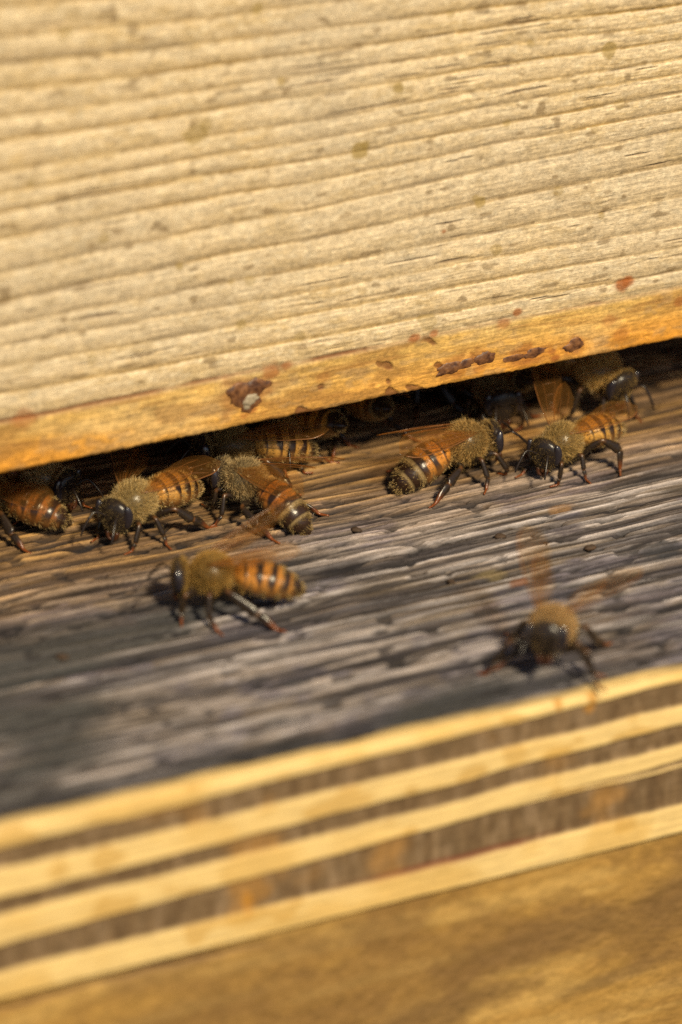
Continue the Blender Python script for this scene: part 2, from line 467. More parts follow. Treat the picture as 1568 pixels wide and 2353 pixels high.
def deck():
    xs = axis(-13, -7.2, 5.4, 13, 0.018, 0.3)
    ys = np.concatenate([np.arange(YF, -2.6, 0.0145), np.arange(-2.6, 1.2, 0.0085), np.arange(1.2, 1.8, 0.0145), np.arange(1.8, 4.2, 0.03), np.arange(4.2, 11.5, 0.3)])
    X, Y = np.meshgrid(xs, ys, indexing='ij')
    warp = 0.10*(fbm(X*0.25, Y*0.35, 101, 3)-.5)*2 + 0.05*(fbm(X*0.9, Y*1.3, 104, 2)-.5)*2
    Yw = Y+warp
    g1 = fbm(X*0.24, Yw*6.5, 110, 4, .62)         # broad ridges
    g2 = fbm(X*0.42, Yw*22, 120, 3, .6)           # fine fibres
    g3 = fbm(X*1.3, Yw*48, 130, 2, .6)
    pt = fbm(X*1.1, Yw*2.3, 140, 4, .55)          # weather patches
    cr1 = 1-np.abs(fbm(X*0.30, Yw*4.6, 150, 3, .5)-.5)*2
    crack = sst(.945, .985, cr1)*sst(.36, .54, fbm(X*0.7, Yw*1.8, 155, 3))
    cr2 = 1-np.abs(fbm(X*0.38, Yw*9.0, 160, 2, .45)-.5)*2
    cr3 = 1-np.abs(fbm(X*0.8, Yw*20.0, 167, 2, .45)-.5)*2
    crack3 = sst(.88, .98, cr3)*sst(.42, .56, fbm(X*0.9, Yw*2.6, 168, 3))
    crack2 = sst(.91, .985, cr2)*sst(.34, .48, fbm(X*0.8, Yw*2.6, 165, 3))
    pit = sst(.72, .80, fbm(X*3.2, Yw*7.5, 170, 2, .5))
    phd = Yw*4.3+1.2*fbm(X*0.16, Yw*0.9, 125, 3)+0.35*fbm(X*1.3, Yw*3, 126, 2)
    frd = phd-np.floor(phd); kd = np.floor(phd)
    ridge = (0.35+0.65*fbm(X*0.8, kd*2.7, 127, 3))
    groove = sst(.20, .0, frd)**.7*sst(.30, .55, ridge)+sst(.95, 1., frd)*0.4
    g4 = fbm(X*2.4, Yw*44, 135, 2, .65)
    col = np.broadcast_to(np.array([0.165, 0.130, 0.098]), X.shape+(3,))
    col = mixc(col, (0.37, 0.315, 0.265), sst(.46, .58, g1)*0.8)
    col = mixc(col, (0.140, 0.132, 0.175), sst(.50, .62, pt)*0.55)
    col = mixc(col, (0.23, 0.165, 0.085), sst(.56, .72, fbm(X*0.8, Yw*2.2, 180, 3))*0.40)
    col = mixc(col, (0.56, 0.500, 0.450), sst(.54, .66, g2)*0.7)
    col = mixc(col, (0.045, 0.042, 0.046), sst(.48, .34, g1)*0.75)
    col = mixc(col, (0.025, 0.023, 0.027), sst(.46, .33, g2)*0.75)
    col = mixc(col, (0.030, 0.027, 0.032), groove*0.88)
    col = np.array([0.66, 0.665, 0.74])*col*(0.35+1.3*g3[..., None])*(0.35+1.3*g4[..., None])
    # polished, propolis-browned wood where the bees pass
    edge = 0.35 - 0.42*sst(-1.0, -3.4, X) + 0.5*(fbm(X*0.6, Y*0.5, 190, 3)-.5) - 0.25*sst(1.0, 4.0, X)*0
    trod = sst(-1.5, 0.35, Y-edge+0.25*(g2-.5)+0.9*(fbm(X*0.5, Y*1.5, 191, 3)-.5))
    brown = mixc(np.broadcast_to(np.array([0.21, 0.115, 0.040]), X.shape+(3,)), (0.50, 0.27, 0.06), sst(.55, .72, g2)*0.9)
    brown = mixc(brown, (0.045, 0.025, 0.014), sst(.47, .33, g1)*0.75)
    brown = mixc(brown, (0.03, 0.018, 0.012), groove*0.7)
    brown = mixc(brown, (0.03, 0.018, 0.010), sst(.46, .34, g2)*0.8)
    brown = brown*0.78*(0.5+1.0*g3[..., None])*(0.45+1.1*g4[..., None])
    col = mixc(col, brown, trod*0.85)
    col = col*(1+0.9*sst(.9, 1.8, Y))[..., None]  # floor inside the gap painted lighter, standing in for light missing there
    # shade painted in as a slate-dark tone over the outer left of the board
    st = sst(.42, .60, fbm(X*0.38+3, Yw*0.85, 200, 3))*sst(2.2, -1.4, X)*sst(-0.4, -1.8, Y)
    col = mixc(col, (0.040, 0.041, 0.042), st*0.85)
    col = mixc(col, (0.02, 0.018, 0.02), np.clip(crack*0.95+crack2*0.88+crack3*0.75+pit*0.7, 0, 1))
    wob = 1+0.6*(fbm(X*8, Y*8, 210, 3)-.5)*2
    for (sx, sy, sr, c, a) in [(0.9, -2.2, .07, (.16, .06, .02), .7), (-5.4, -2.2, .09, (.14, .05, .02), .8), (2.55, -2.15, .17, (.03, .03, .035), .85),
                               (0.75, -1.9, .10, (.20, .15, .06), .4), (2.05, -.9, .09, (.22, .12, .05), .6), (-2.0, -3.2, .10, (.05, .05, .055), .7),
                               (-3.0, -1.3, .08, (.06, .05, .05), .7), (1.9, -1.35, .12, (.06, .05, .06), .7)]:
        rr = np.hypot((X-sx)*.55, Y-sy)/sr*wob
        col = mixc(col, np.array(c), sst(1.2, .6, rr)*a)
    front = sst(YF+.10, YF, Y + 0.10*(fbm(X*1.2, Y*0, 220, 3)-.5))
    col = mixc(col, (0.50, 0.35, 0.14), front*0.9)
    Z = 0.050*(g1-.5)+0.038*(g2-.5)+0.022*(g3-.5)+0.010*(g4-.5)-0.06*crack-0.05*crack2-0.03*crack3-0.05*groove-0.03*pit
    r = 0.05
    Z = Z*sst(YF, YF+.15, Y) - r*sst(YF+r*1.4, YF, Y)**2
    Z[:, 0] = -r
    V = np.stack([X, Y, Z], -1).reshape(-1, 3)
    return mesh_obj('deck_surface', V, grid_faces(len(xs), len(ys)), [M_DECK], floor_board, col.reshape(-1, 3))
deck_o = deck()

def ply_edge():
    xs = axis(-13, -7.0, 3.2, 13, 0.02, 0.3)
    zs = np.arange(0.05, 1.835, 0.0125)            # depth below the top
    X, D = np.meshgrid(xs, zs, indexing='ij')
    t = np.clip((X+5.5)/7.05, -0.3, 1.4)
    BL = [0, .26, .46, .80, .94, 1.29, 1.56, 1.83]
    BR = [0, .17, .42, .66, .84, 1.05, 1.53, 1.83]
    Dw = D + 0.03*(fbm(X*0.8, D*1.0, 301, 3)-.5)*2 + 0.012*(fbm(X*3.5, D*3, 303, 3)-.5)*2
    br = np.zeros_like(X)
    for k in range(7):
        a = BL[k]*(1-t)+BR[k]*t; b = BL[k+1]*(1-t)+BR[k+1]*t
        w = 0.018
        m = sst(a-w+.02, a+w+.02, Dw)*sst(b+w-.02, b-w-.02, Dw)
        if k == 0: m = sst(b+w, b-w, Dw)
        if k == 6: m = sst(a-w, a+w, Dw)
        if k % 2 == 0: br = np.maximum(br, m)
    # one light sliver splitting off the third light layer towards the right
    a = 1.08*(1-t)+1.115*t
    br = np.maximum(br, sst(.022, .008, np.abs(Dw-1.10))*sst(-1.2, -0.4, X)*0.8)
    vert = fbm(X*10, D*3.5, 310, 4, .65)
    vert2 = fbm(X*26, D*6.0, 311, 3, .6)
    hor = fbm(X*1.2, D*26, 320, 4, .6)
    pat = fbm(X*1.3, D*1.6, 330, 3)
    dk = np.broadcast_to(np.array([0.135, 0.085, 0.042]), X.shape+(3,))
    dk = mixc(dk, (0.215, 0.145, 0.085), sst(.5, .72, vert)*0.6)
    dk = mixc(dk, (0.08, 0.045, 0.02), sst(.47, .3, vert)*0.6)
    dk = mixc(dk, (0.30, 0.15, 0.035), sst(.56, .74, pat)*0.6)
    dk = dk*(0.7+0.6*vert2[..., None])
    lt = np.broadcast_to(np.array([0.60, 0.43, 0.18]), X.shape+(3,))
    lt = mixc(lt, (0.50, 0.31, 0.085), sst(.45, .68, pat)*0.6)
    lt = mixc(lt, (0.42, 0.24, 0.05), sst(.68, .76, fbm(X*2.2, D*3.2, 340, 2))*0.55)
    lt = lt*(0.84+0.32*hor[..., None])
    col = mixc(dk, lt, br)
    red = np.exp(-((Dw-(1.56*(1-t)+1.50*t))/0.03)**2)*sst(.35, .6, fbm(X*1.5, D*0+4, 350, 2))*sst(-2.6, -1.2, X)
    col = mixc(col, (0.12, 0.03, 0.012), red*0.9)
    for (sx, sd) in [(0.52, .14), (0.15, .07), (-3.1, 1.45)]:
        rr = np.hypot(X-sx, (D-sd)*.5)/.07*(1+.6*(fbm(X*8, D*8, 360, 2)-.5)*2)
        col = mixc(col, np.array([0.38, 0.17, 0.02]), sst(1.2, .4, rr)*.8)
    Y = YF - 0.035*br + 0.015*(vert-.5)*(1-br) + 0.012*(hor-.5)
    Y = Y+0.035*sst(.12, .05, D)                 # meets the deck sheet
    V = np.stack([X, Y, -D], -1).reshape(-1, 3)
    return mesh_obj('layered_front_edge', V, grid_faces(len(xs), len(zs), True), [M_EDGE], floor_board, col.reshape(-1, 3))
ply_edge()
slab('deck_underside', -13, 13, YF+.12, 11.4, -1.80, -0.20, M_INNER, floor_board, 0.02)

# ---------------------------------------------------------------- the ochre board below
def lower():
    xs = axis(-13, -7.0, 3.4, 13, 0.02, 0.3)
    zs = np.concatenate([np.arange(1.84, 5.2, 0.02), np.arange(5.2, 12, 0.3)])
    X, D = np.meshgrid(xs, zs, indexing='ij')
    m1 = fbm(X*2.4, D*3.4, 401, 5, .6)
    m2 = fbm(X*9, D*11, 402, 4, .65)
    big = fbm(X*0.42+D*0.25, D*1.15-X*0.12, 403, 4, .55)
    strk = fbm(X*0.5, D*6, 404, 3)
    col = np.broadcast_to(np.array([0.30, 0.170, 0.042]), X.shape+(3,))
    col = mixc(col, (0.44, 0.28, 0.09), sst(.5, .72, strk)*0.5)
    col = mixc(col, (0.17, 0.09, 0.025), sst(.50, .34, m1)*0.38)
    # dark blotches
    bl = np.zeros_like(X)
    for (sx, sd, rx, rd) in [(0.2, 2.75, 1.5, .28), (-1.2, 3.25, 1.3, .20), (-2.3, 3.55, 1.1, .16), (1.6, 2.6, .9, .35), (0.9, 3.35, .8, .12), (-3.0, 3.3, .5, .12)]:
        bl = np.maximum(bl, sst(1.25, .3, np.hypot((X-sx)/rx, (D-sd-(-(X-sx)*0.10))/rd)*(1+.5*(m1-.5)*2)))
    col = mixc(col, (0.15, 0.085, 0.028), bl*0.75)
    col = mixc(col, (0.13, 0.07, 0.025), sst(.50, .66, big)*0.5)
    col = col*(0.84+0.32*m2[..., None])
    crk = sst(.972, .995, 1-np.abs(D-1.98-0.03*(fbm(X*3, D*0, 410, 3)-.5)*2)/1.5)*sst(-2.6, -3.4, X)
    col = mixc(col, (0.06, 0.025, 0.01), crk*.8)
    Y = YF+0.05+0.025*(m1-.5)*-1+0.02*(m2-.5)+0.04*crk
    V = np.stack([X, Y, -D], -1).reshape(-1, 3)
    o = mesh_obj('lower_board', V, grid_faces(len(xs), len(zs), True), [M_LOWER], None, col.reshape(-1, 3))
    md = o.modifiers.new('solid', 'SOLIDIFY'); md.thickness = 1.8; md.offset = -1
    tag(o, 'ochre blotched plank directly below the striped edge of the landing board', 'plank')
lower()


M_CRUMB = plain_wood('dark_debris', (0.012, 0.008, 0.005), (0.07, 0.035, 0.015))
CRUMBS = [(-0.04, -0.46, .042, 'dark crumb nearest below the tail of the central furry bee'),
          (1.21, -1.22, .040, 'dark crumb on the board below the right-facing bee'),
          (0.30, -1.91, .036, 'dark crumb left of the lifted wing of the front edge bee'),
          (1.91, -1.83, .042, 'dark crumb highest above the right wing of the front edge bee'),
          (1.54, -1.57, .030, 'small crumb straight above the bee at the front edge'),
          (-3.80, -1.75, .045, 'rusty crumb alone on the slate-dark left part of the board')]
def crumb(x, y, r, label, seed):
    rg = np.random.default_rng(seed)
    nu, nv = 12, 8
    U, W = np.meshgrid(np.linspace(0, 2*math.pi, nu, endpoint=False), np.linspace(.05, math.pi-.05, nv), indexing='ij')
    k = 1+.5*(fbm(np.cos(U)*2+seed, np.cos(W)*3+np.sin(U)*2, seed, 3)-.5)*2
    V = np.stack([r*1.5*k*np.sin(W)*np.cos(U), r*.9*k*np.sin(W)*np.sin(U), r*.7*k*np.cos(W)], -1).reshape(-1, 3)
    i = np.arange(nu)[:, None]*nv; j = (np.arange(nu)[:, None]+1) % nu*nv; c = np.arange(nv-1)[None, :]
    F = np.stack([i+c, i+c+1, j+c+1, j+c], -1).reshape(-1, 4)
    o = mesh_obj('debris_crumb', V, F, [M_CRUMB])
    o.location = (x, y, r*.15); o.rotation_euler = (0, 0, rg.uniform(0, 3))
    tag(o, label, 'crumb', 'debris crumbs on the landing board')
for i_, c_ in enumerate(CRUMBS): crumb(*c_, 50+i_)

#BEES
# ---------------------------------------------------------------- honey bees
def tube(P, R, n=8, flat=None, cap=True):
    """closed tube along points P with radii R; flat = (axis vector, factor list) squashes it"""
    P = np.asarray(P, float); R = np.asarray(R, float)
    k = len(P)
    T = np.gradient(P, axis=0); T /= np.linalg.norm(T, axis=1)[:, None]+1e-9
    ref = np.array([0, 0, 1.0]) if flat is None else np.asarray(flat[0], float)
    ref = ref/np.linalg.norm(ref)
    V = []
    for i in range(k):
        a = np.cross(T[i], ref)
        if np.linalg.norm(a) < 0.05: a = np.cross(T[i], (1, 0.2, 0))
        a /= np.linalg.norm(a); b = np.cross(a, T[i])
        f = 1.0 if flat is None else flat[1][i]
        th = np.linspace(0, 2*math.pi, n, endpoint=False)
        V.append(P[i]+R[i]*(np.cos(th)[:, None]*a+np.sin(th)[:, None]*b*f))
    V = np.concatenate(V)
    F = []
    for i in range(k-1):
        for j in range(n):
            F.append((i*n+j, (i+1)*n+j, (i+1)*n+(j+1) % n, i*n+(j+1) % n))
    c0, c1 = len(V), len(V)+1
    V = np.concatenate([V, P[:1], P[-1:]])
    T3 = [(c0, j, (j+1) % n) for j in range(n)]+[(c1, (k-1)*n+(j+1) % n, (k-1)*n+j) for j in range(n)]
    return V, np.array(F), np.array(T3)

def dens(P, R, flat=None, m=4):
    """resample a polyline smoothly"""
    P = np.asarray(P, float); k = len(P)
    t = np.arange(k); tt = np.linspace(0, k-1, (k-1)*m+1)
    Q = np.stack([np.interp(tt, t, P[:, c]) for c in range(3)], -1)
    for _ in range(1):
        Q[1:-1] = 0.25*Q[:-2]+0.5*Q[1:-1]+0.25*Q[2:]
    return Q, np.interp(tt, t, R), (None if flat is None else np.interp(tt, t, flat))

def rot_x(a): c, s = math.cos(a), math.sin(a); return np.array([[1, 0, 0], [0, c, -s], [0, s, c]])
def rot_y(a): c, s = math.cos(a), math.sin(a); return np.array([[c, 0, s], [0, 1, 0], [-s, 0, c]])
def rot_z(a): c, s = math.cos(a), math.sin(a); return np.array([[c, -s, 0], [s, c, 0], [0, 0, 1]])

SEG = [0.0, 0.17, 0.37, 0.56, 0.73, 0.87, 1.0]     # abdomen plates, front to tail

def bee_body(P):
    """one continuous skin: tail - abdomen - waist - thorax - neck - head, then legs and feelers rooted in it"""
    NT = 40
    st = []                                       # x, z, halfwidth, halfheight, region, t
    tl = np.linspace(1, 0, 56)
    for t in tl:
        w = np.interp(t, [0, .04, .12, .28, .5, .68, .82, .92, .97, 1], [.05, .105, .160, .200, .200, .170, .122, .072, .040, .010])
        s = max(i for i in range(6) if t >= SEG[i]-1e-9) if t < 1 else 5
        f = (t-SEG[s])/(SEG[s+1]-SEG[s])
        w *= 1-0.055*(1-f)*(1 if s > 0 else 0)
        st.append((-0.20-0.74*t, 0.335-0.02*t, w, w*0.96, 0, t))
    for x, w in [(-.19, .055), (-.175, .075), (-.15, .125), (-.11, .165), (-.06, .19), (0, .205), (.06, .20), (.11, .18), (.16, .145), (.20, .095), (.225, .06), (.245, .05)]:
        st.append((x, 0.36, w, w*0.98, 1, 0))
    for x, w, h in [(.25, .07, .07), (.262, .125, .12), (.28, .165, .155), (.31, .185, .175), (.345, .180, .175), (.375, .150, .160), (.395, .105, .125), (.408, .055, .075), (.412, .012, .02)]:
        st.append((x, 0.345, w, h, 2, 0))
    st = np.array(st); n = len(st)
    th = np.linspace(0, 2*math.pi, NT, endpoint=False)
    V = np.zeros((n, NT, 3)); C = np.zeros((n, NT, 3)); REG = np.zeros((n, NT)); TT = np.zeros((n, NT))
    for i, (x, z, w, h, rg, t) in enumerate(st):
        cy, cz = np.cos(th), np.sin(th)
        yy = w*cy; zz = h*cz
        if rg == 2:                                # heart-shaped face, long chin
            low = np.clip(-cz, 0, 1)
            yy = yy*(1-0.42*low**1.3)
            zz = np.where(cz < 0, zz*1.32, zz*0.98)
        if rg == 0:
            zz = np.where(cz < 0, zz*0.9, zz)
        V[i, :, 0] = x; V[i, :, 1] = yy; V[i, :, 2] = z+zz
        REG[i] = rg; TT[i] = t
        if rg == 0:
            s = int(min(5, max(j for j in range(6) if t >= SEG[j]-1e-9)))
            f = (t-SEG[s])/(SEG[s+1]-SEG[s])
            up = np.clip(cz*1.4+0.5, 0, 1)
            amb = np.array(P['amber']); brn = np.array([0.028, 0.014, 0.008])
            if s < P['nlight']:
                base = amb*(0.86-0.09*s)
                bandw = (0.72, 0.60, 0.50, 0.42, .36, .3)[s]
                bw = bandw+0.10*np.sin(th*3+s*1.7)+0.06*np.sin(th*7+s)-0.10*np.clip(cz, 0, 1)
                kk = sst(bw, bw+.14, f)[:, None]
                c = base[None, :]*(1-kk)+brn[None, :]*kk
                cc = c*up[:, None]+np.array([0.16, 0.07, 0.02])[None, :]*(1-up[:, None])
            else:
                c = mixc(np.array([0.20, 0.14, 0.065])[None, :]*1.0, brn, np.array([sst(.22, .42, f)]))[0] if s < 5 else brn*0.7
                cc = np.repeat(c[None, :], NT, 0)
            C[i] = cc if not P['dark'] else (0.014, 0.011, 0.010)
        elif rg == 1:
            C[i] = np.array(P['fur'])*0.22
        else:
            C[i] = (0.018, 0.013, 0.011)
    V = V.reshape(-1, 3); C = C.reshape(-1, 3); REG = REG.ravel(); TT = TT.ravel()
    F = []
    for i in range(n-1):
        j = np.arange(NT); F.append(np.stack([i*NT+j, i*NT+(j+1) % NT, (i+1)*NT+(j+1) % NT, (i+1)*NT+j], -1))
    F = np.concatenate(F)
    T3 = np.array([((j+1) % NT, j, len(V)) for j in range(NT)]+[((n-1)*NT+j, (n-1)*NT+(j+1) % NT, len(V)+1) for j in range(NT)])
    V = np.concatenate([V, [[st[0][0]-.01, 0, st[0][1]]], [[st[-1][0]+.002, 0, st[-1][1]]]])
    C = np.concatenate([C, C[:1], C[-1:]]); REG = np.concatenate([REG, [0, 2]]); TT = np.concatenate([TT, [1, 0]])
    Vs, Qs, Ts, Cs, Rs, Tt = [V], [F], [T3], [C], [REG], [TT]
    off = len(V)

    def add(tb, c, reg):
        nonlocal off
        v, q, t3 = tb
        Vs.append(v); Qs.append(q+off); Ts.append(t3+off)
        Cs.append(np.broadcast_to(c, (len(v), 3)) if np.ndim(c) == 1 else c)
        Rs.append(np.full(len(v), reg)); Tt.append(np.zeros(len(v)))
        off += len(v)
    # mouthparts and jaws hang below the face
    blk = np.array([0.015, 0.010, 0.008])
    add(tube(*dens([(.36, 0, .20), (.372, 0, .13), (.365, 0, .06)], [.035, .028, .012])[:2]), np.array([.06, .022, .010]), 3)
    for s in (-1, 1):
        add(tube(*dens([(.375, .055*s, .18), (.39, .045*s, .12), (.388, .008*s, .095)], [.026, .022, .012])[:2]), np.array([.05, .018, .008]), 3)
        # feeler: short shaft, elbow, long whip
        a = P['ant']
        pts = [(.40, .035*s, .35), (.445, .085*s, .40), (.49, .13*s, .42), (.55, .15*s, .37-a), (.62, .17*s, .29-1.7*a), (.66, .18*s, .22-2*a)]
        add(tube(*dens(pts, [.010, .010, .011, .013, .013, .009])[:2]), blk, 3)
    return Vs, Qs, Ts, Cs, Rs, Tt, add, st

def bend(V, REG, P):
    V = V.copy()
    # head turns about the neck
    hm = (REG == 2) | (REG == 3)
    R = rot_z(P['hyaw'])@rot_y(P['hpitch'])
    nk = np.array([.245, 0, .36])
    V[hm] = (V[hm]-nk)@R.T+nk
    am = REG == 0
    wa = np.array([-.19, 0, .35])
    D = V[am]-wa
    t = np.clip(-D[:, 0]/0.7, 0, 1)
    out = np.zeros_like(D)
    # droop and curl along the abdomen
    pit = P['apitch']; cur = P['acurl']; yw = P['ayaw']
    L = -D[:, 0]
    ang = pit+cur*t*0.5
    out[:, 0] = -(L*np.cos(ang))-D[:, 2]*np.sin(pit+cur*t)
    out[:, 2] = -(L*np.sin(ang))+D[:, 2]*np.cos(pit+cur*t)
    out[:, 1] = D[:, 1]
    R2 = rot_z(yw)
    V[am] = out@R2.T+wa
    return V

LEGS = {   # root, foot (thorax frame, before mirroring), knee lift, knee out
    'f': dict(root=(.13, .07, .24), foot=(.33, .25, 0), knee=(.25, .20, .25), ank=(.30, .23, .08)),
    'm': dict(root=(.01, .09, .21), foot=(.02, .44, 0), knee=(.03, .28, .28), ank=(.03, .36, .09)),
    'h': dict(root=(-.10, .09, .20), foot=(-.56, .46, 0), knee=(-.25, .29, .31), ank=(-.40, .38, .13)),
}

def leg_tube(kind, side, P):
    d = LEGS[kind]; ov = P['legs'].get(kind+('l' if side > 0 else 'r'), {})
    m = np.array([1, side, 1.0])
    r = np.array(d['root'])*m
    # a raised body lifts the roots
    r[2] += P['lift']
    j = P['rng'].normal(0, 1, (3, 3))*np.array([.035, .03, .0])
    foot = np.array(ov.get('foot', d['foot']))*m+j[0]*(0 if 'foot' in ov else 1)
    knee = np.array(ov.get('knee', d['knee']))*m+j[1]*(0 if 'knee' in ov else .5)
    ank = np.array(ov.get('ank', d['ank']))*m+j[2]*(0 if 'ank' in ov else .6)
    knee[2] += P['lift']*.7; ank[2] += P['lift']*.2
    d2 = foot-ank; d2[2] = 0; d2 /= np.linalg.norm(d2)+1e-6
    toe = foot+d2*.10+np.array([0, 0, .006]); foot = foot+np.array([0, 0, .012])
    mid = ank*.45+foot*.55+np.array([0, 0, .012])
    pts = [r, r*.72+knee*.28+np.array([0, 0, -.03]), r*.35+knee*.65, knee, knee*.62+ank*.38, knee*.15+ank*.85, ank, ank*.7+mid*.3, mid, foot, toe]
    if kind == 'h':
        R = [.036, .035, .038, .024, .046, .060, .026, .050, .040, .015, .010]; fl = [1, 1, .9, .8, .5, .38, .8, .45, .5, 1, 1]
    else:
        R = [.032, .032, .033, .021, .029, .032, .018, .026, .021, .013, .009]; fl = [1, 1, .9, .9, .8, .7, .8, .7, .8, 1, 1]
    Q, R2, f2 = dens(pts, R, fl, 4)
    tb = tube(Q, R2, 8, ((0.25*0+0, side, 0.25), f2))
    k = len(Q); t = np.linspace(0, 1, k)
    c = np.zeros((k, 3)); c[:] = (0.020, 0.013, 0.009)
    c = mixc(c, (0.16, 0.045, 0.012), sst(.76, .9, t))
    for kt in (.30, .60):
        c = mixc(c, (0.12, 0.05, 0.015), np.exp(-((t-kt)/.025)**2)*.8)
    cc = np.repeat(c, 8, 0); cc = np.concatenate([cc, c[:1], c[-1:]])
    return tb, cc

def hairs(V, Qd, n, length, width, tilt, col, rng, mask, cvar=.3, weight=None):
    """thin tapering bristles on the faces whose vertices satisfy mask"""
    q = Qd[mask[Qd].all(1)]
    if len(q) == 0: return None
    A, B, C_, D = (V[q[:, i]] for i in range(4))
    N = np.cross(C_-A, D-B); ar = np.linalg.norm(N, axis=1); N /= ar[:, None]+1e-12
    w = ar if weight is None else ar*weight[q].mean(1)
    k = rng.choice(len(q), n, p=w/w.sum())
    a, b = rng.random(n)[:, None], rng.random(n)[:, None]
    Pt = (A[k]*(1-a)+B[k]*a)*(1-b)+(D[k]*(1-a)+C_[k]*a)*b
    nn = N[k]
    Lh = length*(0.55+0.75*rng.random(n))[:, None]
    dr = nn+np.asarray(tilt)+rng.normal(0, .28, (n, 3)); dr /= np.linalg.norm(dr, axis=1)[:, None]
    sd = np.cross(dr, rng.normal(0, 1, (n, 3))); sd /= np.linalg.norm(sd, axis=1)[:, None]+1e-9
    mid = Pt+dr*Lh*.55+rng.normal(0, .10, (n, 3))*Lh*.5
    tip = mid+(dr+rng.normal(0, .25, (n, 3)))*Lh*.45
    root = Pt-nn*.006
    VV = np.stack([root-sd*width, root+sd*width, mid+sd*width*.8, mid-sd*width*.8, tip], 1).reshape(-1, 3)
    o = np.arange(n)[:, None]*5
    Fq = o+np.array([[0, 1, 2, 3]]); Ft = o+np.array([[3, 2, 4]])
    cv = (1+cvar*rng.normal(0, 1, n))[:, None].clip(.4, 1.9)*np.asarray(col)
    return VV, Fq, Ft, np.repeat(cv, 5, 0)

def wing_mesh(kind):
    """forewing or hindwing lying along -x, leading edge towards +y"""
    if kind == 'fore':
        L = .98
        t = np.linspace(0, 1, 22)
        lead = np.interp(t, [0, .15, .5, .8, .93, 1], [.02, .05, .075, .07, .03, -.06])
        trail = -np.interp(t, [0, .1, .3, .55, .75, .9, 1], [.02, .05, .13, .225, .25, .20, .065])
    else:
        L = .66
        t = np.linspace(0, 1, 18)
        lead = np.interp(t, [0, .2, .6, .9, 1], [.02, .035, .05, .02, -.04])
        trail = -np.interp(t, [0, .15, .4, .65, .9, 1], [.02, .08, .16, .16, .10, .045])
    nv = 9
    s = np.linspace(0, 1, nv)
    TT, S = np.meshgrid(t, s, indexing='ij')
    X = -L*TT; Y = lead[:, None]*(1-S)+trail[:, None]*S
    Z = 0.018*np.sin(S*math.pi)*np.sin(TT*math.pi)+0.006*np.sin(S*17+TT*4)*TT
    V = np.stack([X, Y, Z], -1).reshape(-1, 3)
    F = grid_faces(len(t), nv); mi = np.zeros(len(F))
    def at(tt, ss):
        yl = np.interp(tt, t, lead); yt = np.interp(tt, t, trail)
        return np.array([-L*tt, yl*(1-ss)+yt*ss, 0.018*math.sin(ss*math.pi)*math.sin(tt*math.pi)+0.006*math.sin(ss*17+tt*4)*tt])
    veins = [([(0, .1), (.3, .0), (.6, 0), (.85, .0), (.95, .1)], .0105), ([(0, .4), (.25, .35), (.45, .35), (.62, .30), (.80, .12)], .0045), ([(.0, .6), (.2, .65), (.4, .7), (.62, .75), (.8, .8)], .004),
             ([(.45, .35), (.47, .7)], .0035), ([(.62, .30), (.64, .75)], .0035), ([(.2, .65), (.35, .95)], .0035), ([(.25, .35), (.28, .66)], .0035), ([(.62, .52), (.75, .5), (.9, .55)], .0035)]
    if kind == 'hind': veins = veins[:3]
    Vs, Fs, Ts, ms = [V], [F], [], [mi]
    off = len(V); nq = len(F)
    for pts, r in veins:
        pp = [at(*p) for p in pts]
        Q, R, _ = dens(pp, [r*.55]*len(pp), None, 4)
        v, q, t3 = tube(Q, R, 5)
        Vs.append(v); Fs.append(q+off); Ts.append(t3+off); ms.append(np.ones(len(q))); off += len(v)
    V = np.concatenate(Vs); Fq = np.concatenate(Fs); Ft = np.concatenate(Ts)
    mi = np.concatenate(ms+[np.ones(len(Ft))])
    return V, [Fq, Ft], mi

def eye_mesh(side):
    u = np.linspace(0, 2*math.pi, 20, endpoint=False); v = np.linspace(0.02, math.pi-.02, 14)
    U, W = np.meshgrid(u, v, indexing='ij')
    x = .050*np.sin(W)*np.cos(U); y = .050*np.sin(W)*np.sin(U); z = .125*np.cos(W)
    x = x+0.018*(z/.125)**2
    V = np.stack([x+.325, side*(.164-0.25*np.clip(-z, 0, 1)*.5)+y, z+.355], -1).reshape(-1, 3)
    i = np.arange(20)[:, None]*14; j = (np.arange(20)[:, None]+1) % 20*14; c = np.arange(13)[None, :]
    F = np.stack([i+c, i+c+1, j+c+1, j+c], -1).reshape(-1, 4)
    return V, F

